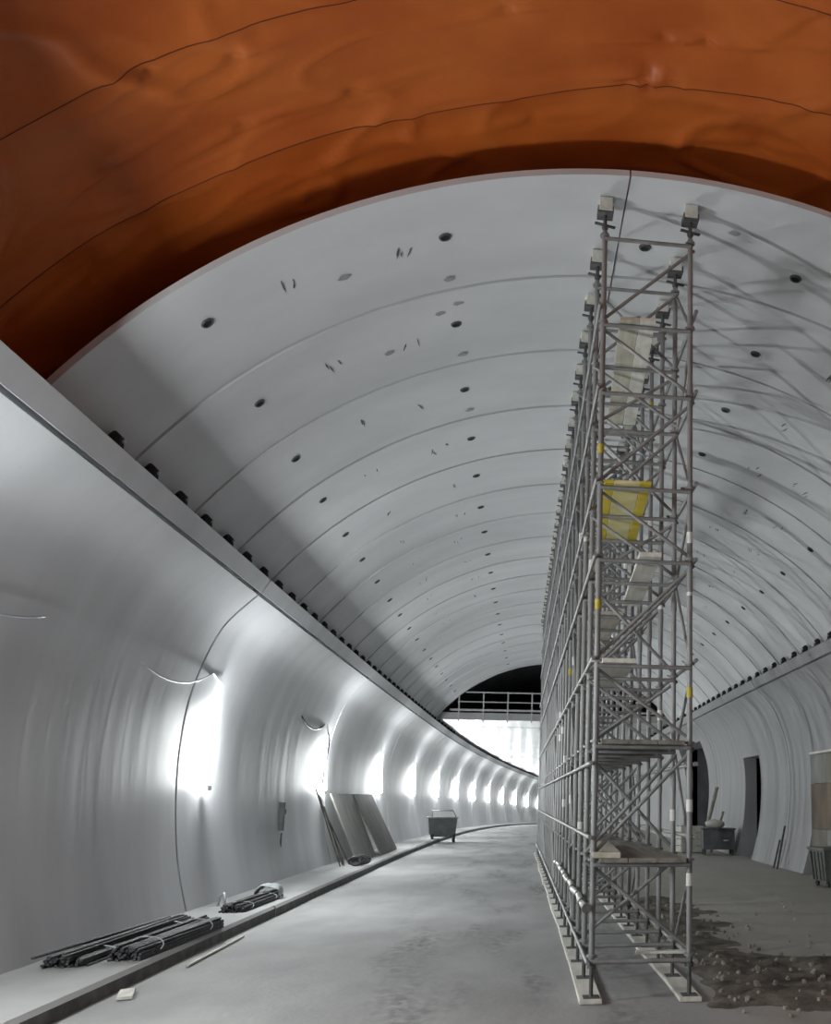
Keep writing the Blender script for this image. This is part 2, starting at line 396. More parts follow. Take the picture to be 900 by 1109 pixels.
def build_vault():
    mb = MB(); arc_solid(mb, RV+.03, RV+.32, -55.5, 55.5, YV+1.75, YS, 18)
    root = obj(mb, 'ceiling', M['vault_back']); tag(root, 'arched grey concrete vault with ring joints and small round holes', kind='structure')
    y = YV; k = 0
    while y < YS-.2:
        y1 = min(y+1.95, YS)
        for s, (a, b) in enumerate(((-55, CROWN-.07), (CROWN+.07, 55))):
            d = random.uniform(-.002, .002)
            mb = MB(); arc_solid(mb, RV+d, RV+(.3 if k > 0 else .055), a, b, y+.011, y1-.011, taper=.02)
            obj(mb, 'vault_panel', M['vault'], root)
        y = y1; k += 1
    # round formwork sockets
    sk = MB(); n = 12
    for j in range(n):
        a, b = 2*PI*j/n, 2*PI*(j+1)/n
        c = lambda t, r, z: (r*math.cos(t), r*math.sin(t), z)
        sk.add([c(a, .05, -.001), c(b, .05, -.001), c(b, .05, -.012), c(a, .05, -.012)], [(0, 1, 2, 3)], True, 1)
        sk.add([c(a, .05, -.012), c(b, .05, -.012), c(b, .066, -.010), c(a, .066, -.010)], [(0, 1, 2, 3)], False, 1)
        sk.add([c(a, .066, -.010), c(b, .066, -.010), c(b, .075, .012), c(a, .075, .012)], [(0, 1, 2, 3)], True, 1)
        sk.add([c(a, .05, -.001), c(b, .05, -.001), (0, 0, 0)], [(0, 1, 2)], False, 0)  # flat black disc paints the dark inside of a hole
    sock = sk.mesh('formwork_socket', [M['hole'], M['streak']])
    def put(me, th, y, R=RV-.008, spin=0, name='formwork_socket'):
        t = math.radians(th); r = Vector((math.sin(t), 0, math.cos(t)))
        tang = Vector((math.cos(t), 0, -math.sin(t))); yv = r.cross(tang)
        o = link(name, me, root)
        Mx = Matrix(((tang.x, yv.x, r.x, 0), (tang.y, yv.y, r.y, 0), (tang.z, yv.z, r.z, 0), (0, 0, 0, 1)))
        Mx = Mx @ Matrix.Rotation(spin, 4, 'Z')
        Mx.translation = Vector(arc_pt(R, t, y)); o.matrix_world = Mx; return o
    for th, y0 in ((-40.1, 9.40), (-18.5, 9.53), (0.2, 10.0), (15.2, 9.95), (38, 9.6)):
        k = 0
        while y0+1.93*k < YS-1:
            put(sock, th, y0+1.93*k+random.uniform(-.06, .06)); k += 1
    # dark drip marks and mortar patches cast into the concrete face
    rnd = random.Random(3)
    def streaks(nm):
        mb = MB()
        for q in range(rnd.choice((2, 3, 3, 4))):
            x = rnd.uniform(-.16, .16); y = rnd.uniform(-.12, .12); L = rnd.uniform(.08, .26); wd = rnd.uniform(.006, .014); sl = rnd.uniform(-.25, .25)
            pts = []
            for e in range(6):
                u = e/5; ww = wd*math.sin(PI*min(1, u*.85+.12))*rnd.uniform(.6, 1.2)
                cx = x+sl*(u-.5)*L+rnd.uniform(-.004, .004)
                pts.append((cx-ww, cx+ww, y+(u-.5)*L))
            vs = [];
            for a, b, yy in pts: vs += [(a, yy, -.004), (b, yy, -.004)]
            mb.add(vs, [(2*e, 2*e+1, 2*e+3, 2*e+2) for e in range(5)])
        return mb.mesh(nm, M['streak'])
    k = 0
    while 9.68+1.93*k < 30:
        y = 9.68+1.93*k
        for th in (-32.5, -22.7, 24, 31):
            put(streaks('drip_mark'), th+rnd.uniform(-1, 1), y+rnd.uniform(-.2, .1), RV-.008, rnd.uniform(-.2, .2), 'drip_mark')
        k += 1
    for th, y in ((-18.6, 10.38), (-18.2, 12.31), (-18.2, 14.2), (-28, 9.75), (-26, 11.7), (-20, 11.1), (-18, 10.95), (8, 9.4)):
        mb = MB(); n = 14; vs = [(0, 0, -.004)]
        for j in range(n):
            t = 2*PI*j/n; q = 1+.35*noise.noise(Vector((math.cos(t)*2, math.sin(t)*2, y)))
            vs.append((.07*q*math.cos(t)*rnd.uniform(.9, 1.1), .045*q*math.sin(t), -.003))
        mb.add(vs, [(0, 1+j, 1+(j+1) % n) for j in range(n)]); put(mb.mesh('mortar_patch', M['patch']), th, y, RV-.008, 0, 'mortar_patch')
    return root
VAULT = build_vault()

def build_far():
    # higher shell above the intermediate ceiling, its unlit darkness put into the colour
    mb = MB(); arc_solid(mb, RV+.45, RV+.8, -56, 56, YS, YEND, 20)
    o = obj(mb, 'ceiling_far', M['unlit_concrete']); tag(o, 'dark unlit vault above the intermediate ceiling at the far end', kind='structure')
    mb = MB(); arc_solid(mb, RV+.3, RV+.8, -55.5, 55.5, YS-.3, YS)
    obj(mb, 'bulkhead_ring', M['vault_back'], o)
    # end wall
    mb = MB(); bx = bend(YEND); mb.box((XC-7.2+bx, YEND, -3.), (XC+7.2+bx, YEND+.4, 9.2))
    o = obj(mb, 'wall_end', M['vault']); tag(o, 'distant concrete end of the tunnel behind the scaffold', kind='structure')
    # intermediate ceiling of cast panels
    mb = MB(); extrude(mb, [(-4.25, 5.80), (2*XC+4.25, 5.80)], YS+.05, YEND, smooth=False)
    root = obj(mb, 'ceiling_intermediate', M['vault_back']); tag(root, 'bright glossy intermediate ceiling slab spanning the far tunnel', kind='structure')
    y = YS; k = 0
    while y < YEND-.5:
        y1 = min(y+4.0, YEND); mb = MB(); d = random.uniform(-.012, .012)
        P = [(-4.28, 5.52+d), (2*XC+4.28, 5.52+d)]; Q = [(-4.28, 5.86), (2*XC+4.28, 5.86)]
        a, b = y+.01, y1-.01
        extrude(mb, P, a, b, smooth=False); extrude(mb, Q, a, b, smooth=False, mi=1)
        cap(mb, [P[0], P[1], Q[1], Q[0]], a, mi=1); cap(mb, [P[0], P[1], Q[1], Q[0]], b, mi=1)
        extrude(mb, [P[0], Q[0]], a, b, smooth=False, mi=1); extrude(mb, [P[1], Q[1]], a, b, smooth=False, mi=1)
        obj(mb, 'slab_panel', [M['slab'], M['slab_edge']], root); y = y1
    # bearing pads between ledge and slab
    for fl in (False, True):
        for i in range(6):
            yy = YS+.3+i*1.4; mb = MB(); x = (-4.18 if not fl else 2*XC+4.18)+bend(yy)
            mb.box((x-.08, yy-.15, 5.33), (x+.08, yy+.15, 5.53)); obj(mb, 'bearing_pad', M['hole'], root)
build_far()

def build_railing():
    by = bend(YS); r = empty('guard_railing', (XC+by, YS-.03, 5.86+dip(YS)))
    tag(r, 'grey steel guard railing on the edge of the far intermediate ceiling', 'railing')
    post = MB().box((-.03, -.03, -.42), (.03, .03, 1.0)).mesh('post', M['rail'])
    x0, x1 = -4.55, 4.55; n = 8
    for i in range(n+1): link('post', post, r, (x0+.05+(x1-x0-.1)*i/n, 0, 0))
    for z, t in ((.95, .03), (.50, .025), (.12, .045)):
        L = 4.55 if z < .9 else 4.2
        L = 4.9 if z < .3 else L
        obj(MB().box((-L, -.055, z-t), (L, -.031, z+t)), 'rail', M['rail'], r)
build_railing()

# waterproofing membrane ---------------------------------------------------------------
PINS = [(-34.8, 6.95), (-29.6, 7.11), (-22.9, 7.85), (-30.6, 7.9), (-1.0, 7.48), (2.0, 7.46), (-2.2, 7.9), (12, 7.2), (-12, 7.2), (-10, 8.5), (-18, 6.7), (-40, 7.7), (8, 8.6), (-26, 8.7), (-44, 8.6)]
RM = RV+.52
def build_membrane():
    root = empty('waterproof_membrane', (XC, -2.0, RM+ZC)); tag(root, 'wrinkled orange waterproofing sheet lining the roof in front of the vault', 'membrane')
    def disp(th, y, seed):
        s = RM*math.radians(th)
        d = .07*noise.noise(Vector((s*.30+seed*7, y*.9, seed)))
        d += .030*noise.noise(Vector((s*.75+y*.35, y*1.7-s*.2, seed+4)))
        for sc, amp, ph in ((.55, .060, 9.), (.8, .040, 31.)):     # a few long soft creases
            q = noise.noise(Vector((s*sc-y*.35, y*1.25*sc*1.6+s*.22, seed+ph)))
            d += amp*math.exp(-(q/.07)**2)*max(0., noise.noise(Vector((s*.5, y*.5, ph+3)))+.25)
        for pt, py in PINS:                        # fixing discs hold the sheet up, it sags around them
            ds = RM*math.radians(th-pt); dy = y-py
            if abs(ds) < 1.3 and abs(dy) < 1.0:
                dd = math.hypot(ds, dy*1.5)
                d -= .07*math.exp(-dd/.13)
                d += .05*math.exp(-((dy+.12*ds)/.06)**2)*math.exp(-abs(ds)/.4)*min(1, dd/.08)
        dd = math.hypot(RM*math.radians(th+1.8), (y-7.95))
        if dd < .6: d += .05*math.exp(-(dd/.17)**2)*math.sin(16*dd+2.5*math.atan2(y-7.95, RM*math.radians(th+1.8)))
        return d
    seams = [1.4, 2.75, 4.1, 5.45, 6.78, None, 10.6]
    for i in range(len(seams)-1):
        def ylo(th, i=i): return seam(th) if seams[i] is None else seams[i]+.03*noise.noise(Vector((th*.08, i*3.1, 0)))
        def yhi(th, i=i): return seam(th) if seams[i+1] is None else seams[i+1]+.03*noise.noise(Vector((th*.08, (i+1)*3.1, 0)))
        def seam(th): return 8.24-.40/(1+math.exp(-(th+6)/5))+.02*noise.noise(Vector((th*.15, 5, 0)))
        near = i >= 3
        t0, t1 = -66, 66; nu = 300 if near else 90; nv = 44 if near else 12
        def fn(u, v):
            th = t0+(t1-t0)*u; a, b = ylo(th), yhi(th)
            # the trailing edge of each sheet hangs a little below the next one
            y = a+(b+.03-a)*v
            lap = .035*max(0., 1-(b+.03-y)/.22)
            R = RM-disp(th, y, 0)-lap
            t = math.radians(th); return (R*math.sin(t), y+2.0, R*math.cos(t)-RM)
        mb = MB(); mb.grid(fn, nu, nv)
        obj(mb, 'membrane_strip', M['membrane'], root)
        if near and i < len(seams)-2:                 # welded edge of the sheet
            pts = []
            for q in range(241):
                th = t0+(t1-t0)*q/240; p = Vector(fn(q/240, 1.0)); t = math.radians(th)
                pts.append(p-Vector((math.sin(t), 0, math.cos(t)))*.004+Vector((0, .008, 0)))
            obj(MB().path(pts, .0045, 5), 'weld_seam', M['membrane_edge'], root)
    # rock-side backing
    mb = MB(); arc_solid(mb, RM+.25, RM+.6, -70, 70, 1.0, YV+4, 6)
    o = obj(mb, 'ceiling_rock', M['unlit_concrete']); tag(o, 'dark sprayed concrete behind the orange sheet', kind='structure')
build_membrane()
mb = MB(); arc_solid(mb, RV, RV+.4, -55.5, 55.5, -14, 1.4, 4)  # unseen stretch added in grey so less orange light bounces forward
tag(obj(mb, 'added_ceiling_rear', M['vault']), 'added unseen grey vault behind the viewer, lessening orange bounce', kind='structure')

# ------------------------------------------------------------------ lamps along the left wall
def lamp_parts():
    t = MB(); t.tube((0, 0, -.74), (0, 0, .74), .022, 10)
    c = MB(); c.tube((0, 0, -.05), (0, 0, .05), .03, 12)
    h = MB(); h.path([(0, 0, .84), (.02, .01, .92), (.04, .0, 1.0)], .012, 6); h.tube((.0, 0, 1.0), (.10, 0, 1.0), .015, 6)
    b = MB(); b.box((-.045, -.012, -.78), (-.025, .012, .80))
    return (t.mesh('tube', M['lamp']), c.mesh('end_cap', M['tag_white']), h.mesh('hook', M['cable_dark']), b.mesh('back_rail', M['tag_white']))
LP = lamp_parts()
ORD = ['second', 'third', 'fourth', 'fifth', 'sixth', 'seventh', 'eighth', 'ninth', 'tenth', 'eleventh', 'twelfth', 'thirteenth', 'fourteenth']
LAMPS = [-2.3, 7.1, 16.7, 25.9, 35.2, 44.4, 53.6, 62.8, 72.0, 81.2, 90.4, 99.6, 108.8, 118.0]
for i, y in enumerate(LAMPS):
    r = empty('tube_lamp', (-5.09+bend(y), y, 2.8+dip(y)))
    r.rotation_euler = (random.uniform(-.02, .02) if i != 3 else .08, -.03, 0)
    if y < 10: lb = 'upright glowing tube lamp on the left wall just outside the picture' if y > 0 else 'upright glowing tube lamp on the left wall behind the viewer'
    elif i == 2: lb = 'nearest and largest white glowing tube lamp on the left wall'
    elif i == 3: lb = 'slim tilted white glowing tube lamp, second along the left wall'
    elif i < 9: lb = 'white glowing tube lamp, %s from the front along the left wall' % ORD[i-3]
    else: lb = 'tiny distant glowing tube lamp, %s from the front in the white band' % ORD[i-3]
    tag(r, lb, 'lamp', 'tube lamps along the left wall')
    for me, nm in zip(LP, ('tube', 'end_cap', 'hook', 'back_rail')): link(nm, me, r, (0, 0, .79 if nm == 'end_cap' else 0))
    link('end_cap', LP[1], r, (0, 0, -.79))
    ld = bpy.data.lights.new('tube_light', 'AREA'); ld.shape = 'RECTANGLE'; ld.size = .04; ld.size_y = 1.46
    ld.energy = LAMP_WATTS; ld.color = (.955, 1.0, .995)
    lo = link('tube_light', ld, r, (.024, 0, 0)); lo.rotation_euler = (PI/2, 0, -PI/2)   # faces into the tunnel, long side upright

def sag(a, b, d, n=12):
    a = Vector(a); b = Vector(b)
    return [a.lerp(b, i/n)-Vector((0, 0, d*4*(i/n)*(1-i/n))) for i in range(n+1)]
def cable(pts, r, label, m='cable'):
    o = obj(MB().path(pts, r), 'power_cable', M[m]); tag(o, label, 'cable', 'lamp cables on the left wall')
cable(sag((-5.02, 8.6, 3.62), (-4.98, 10.55, 3.72), .10), .013, 'pale slack power cable on the left wall at the picture edge')
cable(sag((-4.99, 13.2, 3.62), (-4.98, 16.1, 3.86), .22)+[Vector((-4.98, 16.6, 3.72))], .013, 'pale slack power cable leading up to the nearest lamp')
cable(sag((-4.99, 22.6, 3.72), (-4.97, 25.4, 3.8), .25)+[Vector((-4.93, 25.75, 3.3)), Vector((-4.96, 25.5, 2.6)), Vector((-4.98, 25.4, 2.2))], .02, 'dark drooping cable beside the slim tilted lamp', 'cable_dark')

# ------------------------------------------------------------------ scaffold
XL, XR, Y0, SP, NF = .735, 1.663, 9.12, .9886, 25
LEV = [.36, 1.24, 2.36, 3.15, 4.22, 4.98, 6.0, 6.76, 7.75]
def build_scaffold():
    root = empty('scaffold_tower', (0, 0, .05))
    tag(root, 'long tall grey steel tube scaffold tower reaching the vault', 'scaffold')
    Z = .05
    cache = {}
    def bar(name, a, b, r, n=7, m='steel'):
        a = Vector(a); d = Vector(b)-a
        key = (name, tuple(round(c, 3) for c in d), r, m)
        if key not in cache:
            mb = MB(); mb.tube((0, 0, 0), d, r, n); cache[key] = mb.mesh(name, M[m])
        return link(name, cache[key], root, a-Vector((0, 0, Z)))
    # standards with rosettes
    mb = MB(); mb.tube((0, 0, .28), (0, 0, 7.80), .029, 10)
    for z in LEV: mb.tube((0, 0, z-.012), (0, 0, z+.012), .052, 8)
    for z in (2.0, 4.0, 6.0): mb.tube((0, 0, z-.12), (0, 0, z+.1), .034, 10)
    std = mb.mesh('standard', M['steel'])
    # base jacks: threaded spindle, nut, foot plate
    mb = MB(); mb.tube((0, 0, .0), (0, 0, .40), .02, 8); mb.tube((0, 0, .25), (0, 0, .29), .042, 8)
    mb.obox(Vector((0, .05, .27)), Vector((.015, 0, 0)), Vector((0, .07, 0)), Vector((0, 0, .01)))
    mb.box((-.075, -.075, -.008), (.075, .075, 0))
    bj = mb.mesh('base_jack', M['steel_dark'])
    mb = MB(); mb.tube((0, 0, 7.7), (0, 0, 8.02), .021, 8); mb.tube((0, 0, 7.86), (0, 0, 7.89), .036, 8)
    mb.obox(Vector((0, 0, 7.9)), Vector((.11, .03, 0)), Vector((-.004, .015, 0)), Vector((0, 0, .008)))
    mb.box((-.085, -.08, 8.01), (.085, .08, 8.025)); mb.box((-.085, -.08, 8.025), (-.077, .08, 8.085)); mb.box((.077, -.08, 8.025), (.085, .08, 8.085))
    hj = mb.mesh('head_jack', M['steel_dark'])
    tb = MB().obox(Vector((0, 0, 8.105)), Vector((.07, 0, 0)), Vector((0, .085, 0)), Vector((0, 0, .078)), 0, .006).mesh('timber_block', M['timber_white'])
    tagw = MB().tube((0, 0, -.06), (0, 0, .06), .0335, 10, caps=False).mesh('label_band', M['tag_white'])
    tagy = MB().tube((0, 0, -.05), (0, 0, .05), .0335, 10, caps=False).mesh('label_band', M['tag_yellow'])
    rnd = random.Random(11)
    for k in range(NF):
        y = Y0+SP*k
        for s, x in enumerate((XL, XR)):
            st = link('standard', std, root, (x, y, 0))
            link('base_jack', bj, root, (x, y, 0))
            h = link('head_jack', hj, root, (x, y, rnd.uniform(-.02, .01)-.02))
            b = link('timber_block', tb, h, (0, 0, 0), (0, 0, rnd.uniform(-.12, .12)))
            if k == 0:
                for z in ((6.0, 4.45, 3.9, 1.75, 1.05) if s else ()): link('label_band', tagw, st, (0, 0, z))
                for z in ((2.86,) if s else (5.35, 3.72)): link('label_band', tagy, st, (0, 0, z))
            elif k < 9:
                for q in range(2): link('label_band', tagw if rnd.random() < .9 else tagy, st, (0, 0, rnd.uniform(1.4, 7.2)))
        # cross transoms and zigzag braces between the two standards of the frame
        for z in LEV: bar('transom', (XL, y-.034, z), (XR, y-.034, z), .022)
        for i, (za, zb) in enumerate(zip(LEV, LEV[1:])):
            up = (i+k) % 2 == 1
            a, b = (XL-.02, XR+.05) if up else (XR+.02, XL-.02)
            bar('cross_brace', (a, y+.045, za+.08), (b, y+.045, zb), .019)
            if k % 3 == 1: bar('cross_brace', (b, y-.08, za+.06), (a, y-.08, zb-.02), .019)
    # run-along ledgers, five bays to a tube, on both faces
    for z in (.36, 1.5, 2.2, 3.22, 4.25, 5.05, 6.05, 6.95):
        for j in range(5):
            a = Y0+SP*5*j-(.12 if j == 0 else 0); b = min(Y0+SP*5*(j+1), Y0+SP*(NF-1)+.1)
            for x in (XL-.045, XR+.045):
                bar('ledger', (x, a, z), (x, b, z), .021)
    # side zigzags on both faces
    for k in range(NF-1):
        y = Y0+SP*k
        for i, (za, zb) in enumerate(zip(LEV, LEV[1:])):
            if k % 4 == 0:
                if i % 2: bar('side_brace', (XR+.02, y+.04, za+.05), (XR+.02, y+SP-.04, zb-.05), .017)
                else: bar('side_brace', (XR+.02, y+SP-.04, za+.05), (XR+.02, y+.04, zb-.05), .017)
            if k % 6 == 3: bar('side_brace', (XL-.02, y+.04, za+.05), (XL-.02, y+SP-.04, zb-.05), .017)
    return root
build_scaffold()

def plank(name, x0, x1, y0, y1, ztop, th, mats, label, cat, group=None, skew=0., seams=()):
    mb = MB(); L = y1-y0
    r = link(name, None, None, ((x0+x1)/2, (y0+y1)/2, ztop-th))
    r.rotation_euler = (0, 0, skew)
    hw = (x1-x0)/2
    edges = [-hw]+list(seams)+[hw]
    for i, (a, b) in enumerate(zip(edges, edges[1:])):
        m = mats[i % len(mats)]
        mb = MB(); mb.obox(Vector(((a+b)/2, 0, th/2)), Vector(((b-a)/2-.002, 0, 0)), Vector((0, L/2, 0)), Vector((0, 0, th/2)), 0, .004)
        obj(mb, 'board', M[m], r)
    tag(r, label, cat, group); return r
plank('deck_plank', .96, 1.34, 9.0, 11.75, 6.76+.022+.045, .045, ['timber', 'timber_white'], 'pale two-board plank lying highest up in the scaffold', 'plank', 'deck planks in the scaffold', -.045, (0.02,))
plank('formwork_sheet', .82, 1.30, 8.98, 11.2, 4.98+.022+.03, .03, ['yellow', 'yellow_pale', 'yellow'], 'yellow-edged sheet lying across the scaffold at mid height', 'sheet', None, -.05, (-.14, .13))
plank('deck_plank', 1.17, 1.40, 8.95, 11.4, 4.22+.022+.045, .045, ['timber_white'], 'narrow white plank in the scaffold just below the yellow sheet', 'plank', 'deck planks in the scaffold', -.04)
plank('deck_plank', .80, 1.14, 9.0, 11.4, 3.15+.022+.045, .045, ['timber_white'], 'white plank in the scaffold, second below the yellow sheet', 'plank', 'deck planks in the scaffold', -.02)
plank('deck_plank', .78, 1.60, 9.0, 11.85, 2.36+.022+.045, .045, ['timber_grey'], 'wide grey plank deck in the scaffold just above eye level', 'plank', 'deck planks in the scaffold', 0, (-.14, .14))
plank('deck_plank', .78, 1.05, 9.02, 11.5, 1.24+.022+.055+.045, .055, ['timber'], 'short pale plank resting on top of the lowest scaffold deck', 'plank', 'deck planks in the scaffold', -.05)
plank('deck_plank', .78, 1.62, 9.02, 12.6, 1.24+.022+.045, .045, ['timber_grey'], 'lowest grey plank deck in the scaffold below eye level', 'plank', 'deck planks in the scaffold', 0, (-.14, .14))
for k in range(3, 24, 4):                                             # deeper decks
    for z, n in ((6.0, 'upper'), (4.22, 'middle'), (2.36, 'lower')):
        plank('deck_plank', .80+random.uniform(0, .1), 1.30, Y0+SP*k-.1, Y0+SP*(k+2)+.15, z+.067, .045, [random.choice(['timber_grey', 'timber'])],
              'weathered plank at %s height inside the scaffold, %s group from the front' % (n, ORD[(k-3)//4]), 'plank', 'planks deep inside the scaffold')
# toe strips lying low across the front
o = obj(MB().obox(Vector((1.42, 9.32, .405)), Vector((.24, -.02, 0)), Vector((.004, .045, 0)), Vector((0, 0, .012)), 0, .003), 'timber_strip', M['timber_white']); tag(o, 'pale timber strip lying on the lowest front scaffold bar', 'timber')
# sole boards
for s, x in enumerate((XL, XR)):
    y = 9.0; k = 0
    while y < 33:
        L = 2.45 if not (s == 1 and k == 0) else 1.05
        mb = MB(); mb.obox(Vector((0, 0, .021)), Vector((.105, 0, 0)), Vector((0, L/2-.01, 0)), Vector((0, 0, .021)), 0, .004)
        o = obj(mb, 'sole_board', M['timber_white'], None, (x+random.uniform(-.012, .012), y+L/2, .0), (0, 0, random.uniform(-.012, .012)))
        side = 'left' if s == 0 else 'right'
        if k == 0: lb = 'pale timber board under the front %s scaffold leg' % side
        elif k == 1: lb = 'pale timber board second from the front under the %s scaffold legs' % side
        else: lb = 'pale timber board, %s from the front under the %s row of scaffold legs' % (ORD[k-1], side)
        tag(o, lb, 'board', 'sole boards under the scaffold'); y += L; k += 1
# wrapped pipe clipped along the left face
pp = [Vector((.66-.012*math.sin(i*1.7), 8.93+i*.42, .86+.012*math.sin(i*2.3))) for i in range(17)]
mb = MB(); mb.path(pp, .034, 8)
for p in pp[1::2]: mb.tube(p-Vector((0, .03, 0)), p+Vector((0, .03, 0)), .042, 8, mi=1)
mb.tube(pp[0]-Vector((0, .015, 0)), pp[0]+Vector((0, .02, 0)), .043, 10, mi=1)
o = obj(mb, 'wrapped_pipe', [M['pvc'], M['steel_dark']]); tag(o, 'shiny wrapped pipe clipped low along the left face of the scaffold', 'pipe')

# ------------------------------------------------------------------ rebar bundles on the walkway
def bundle(name, label, x, y, L, n, W, H, rot, seed, ties=2, loose=0, r=.0155):
    rnd = random.Random(seed)
    root = empty(name, (x, y, .15)); root.rotation_euler = (0, 0, rot)
    tag(root, label, 'rebar', 'bundles of steel bars on the walkway')
    rod = MB().tube((0, -L/2, 0), (0, L/2, 0), r, 7).mesh('bar', M['rust'])
    spots = []
    row = 0
    while len(spots) < n:
        z = r+row*r*1.75
        half = W/2*math.sqrt(max(.05, 1-(z/H)**2)) if row else W/2
        m = max(1, int(2*half/(2.05*r)))
        for i in range(m):
            if len(spots) < n: spots.append((-half+2*half*(i+.5)/m, z))
        row += 1
        if row > 12: break
    for (bx, bz) in spots:
        link('bar', rod, root, (bx, rnd.uniform(-.06, .06), bz), (rnd.uniform(-.003, .006), 0, rnd.uniform(-.012, .012)))
    top = max(z for _, z in spots)+r
    for q in range(ties):
        yy = L*(-.30+.6*q/max(1, ties-1))
        pts = [(W/2*1.06*math.cos(t), yy+.02*math.sin(3*t), max(.006, top*.5+(top*.56)*math.sin(t))) for t in [2*PI*i/20 for i in range(21)]]
        obj(MB().path(pts, .009, 5), 'tie_wire', M['wire'], root)
    for q in range(loose):
        link('bar', rod, root, (rnd.uniform(-W*.4, W*.3), rnd.uniform(-.3, .3), top+r), (rnd.uniform(-.004, .004), 0, rnd.uniform(-.03, .03)))
    return root
bundle('rebar_bundle', 'round bundle of dark steel bars nearest the kerb', -3.985, 12.3, 2.6, 46, .34, .18, -.03, 1)
bundle('rebar_bundle', 'flat spread of dark steel bars against the left wall', -4.46, 12.35, 3.4, 46, .44, .15, -.01, 2, 2, 4)
bundle('rebar_bundle', 'small far bundle of steel bars tied with pale wrapping', -4.15, 16.4, 2.2, 40, .36, .19, -.02, 3, 2, 3)
def wrap(x, y, z, s, label):
    mb = MB()
    def fn(u, v):
        a = PI*u; b = v-.5
        r = 1+.25*noise.noise(Vector((u*5, v*5, s)))
        return (x+.21*math.cos(a)*r, y+b*.35+.04*noise.noise(Vector((u*7, v*3, 2))), z+.25*math.sin(a)*r)
    mb.grid(fn, 20, 10)
    mb.grid(lambda u, v: tuple(Vector(fn(u, v))*1.0+Vector((0, 0, .012))), 20, 10)
    o = obj(mb, 'wrapping_sheet', M['wire']); tag(o, label, 'wrapping')
wrap(-4.15, 17.35, .13, 1.3, 'crumpled pale wrapping over the end of the small far bar bundle')
o = obj(MB().path([(-4.62, 16.15, .16), (-4.60, 16.15, .30), (-4.55, 16.18, .36), (-4.52, 16.15, .25), (-4.5, 16.1, .17)], .02, 6), 'bent_bar', M['wire']); tag(o, 'short bent pale bar standing behind the small far bundle', 'bar')
# strips lying in the gutter
o = obj(MB().obox(Vector((-3.56, 12.6, .014)), Vector((.018, 0, 0)), Vector((-.02, 1.15, 0)), Vector((0, 0, .012)), 0, .004), 'timber_lath', M['timber_white']); tag(o, 'thin pale lath lying on the road along the kerb', 'lath')
o = obj(MB().obox(Vector((-3.58, 9.9, .02)), Vector((.06, .03, 0)), Vector((-.06, .2, 0)), Vector((0, 0, .015)), 0, .004), 'scrap_board', M['timber_white']); tag(o, 'small pale scrap piece on the road by the near kerb', 'scrap')

# ------------------------------------------------------------------ left-hand clutter further in
def leaning_panel(y0, y1, xb, xt, zt, m, label, dy=0.):
    root = empty('leaning_board', (xb, (y0+y1)/2, .15))
    a = Vector((0, 0, 0)); top = Vector((xt-xb, dy, zt-.15)); n = top.cross(Vector((0, 1, 0))).normalized()
    L = y1-y0
    obj(MB().obox(top/2-n*.02+Vector((0, 0, .012)), Vector((0, L/2, 0)), top/2, n*.014, 0, .004), 'sheet', M[m], root)
    for f in (-.46, 0., .46):
        obj(MB().obox(top/2+n*.012+Vector((0, L*f, .012)), Vector((0, .04, 0)), top/2, n*.017), 'batten', M['timber_grey'], root)
    tag(root, label, 'panel', 'boards leaning on the left wall'); return root
leaning_panel(26.3, 29.6, -4.15, -4.94, 1.95, 'panel_grey', 'grey board leaning on the left wall beside the thin bars')
leaning_panel(29.75, 33.4, -4.00, -4.93, 1.95, 'panel_dark', 'darker brown-grey board leaning on the left wall, farther of two')
for i, (y, xb, dy, L) in enumerate(((25.1, -4.35, -.5, 2.1), (25.4, -4.3, -.35, 1.9), (25.6, -4.38, .2, 1.6), (25.8, -4.25, -.6, 1.75))):
    a = Vector((xb, y, .16)); b = Vector((-4.97, y+dy, .15+L*.93))
    o = obj(MB().tube(a, b, .018, 7), 'steel_bar', M['steel_brown']); tag(o, ['tallest thin steel bar leaning on the left wall', 'thin steel bar leaning beside the tallest one on the wall', 'shortest steel bar leaning on the left wall', 'thin bar leaning nearest the grey boards'][i], 'bar', 'bars leaning on the left wall')
mb = MB()
for q in range(5):
    c = Vector((-4.0+q*.03, 25.2+q*.14, .18+.02*(q % 2)))
    mb.path([c+Vector((.16*math.cos(t), .02*math.sin(2*t), .10+.10*math.sin(t))) for t in [2*PI*i/16 for i in range(17)]], .028, 6)
o = obj(mb, 'hose_coil', M['rust']); tag(o, 'dark coiled hose on the walkway at the foot of the leaning bars', 'hose')
# small fixing on wall
mb = MB(); mb.box((-5.09, 21.6, 1.15), (-4.99, 21.72, 1.75)); mb.tube((-5.02, 21.66, 1.1), (-5.02, 21.66, .8), .02, 6); mb.box((-5.07, 21.58, 1.5), (-4.97, 21.75, 1.6))
o = obj(mb, 'socket_box', M['bin_dark']); tag(o, 'small dark socket box fixed to the left wall between two lamps', 'box')

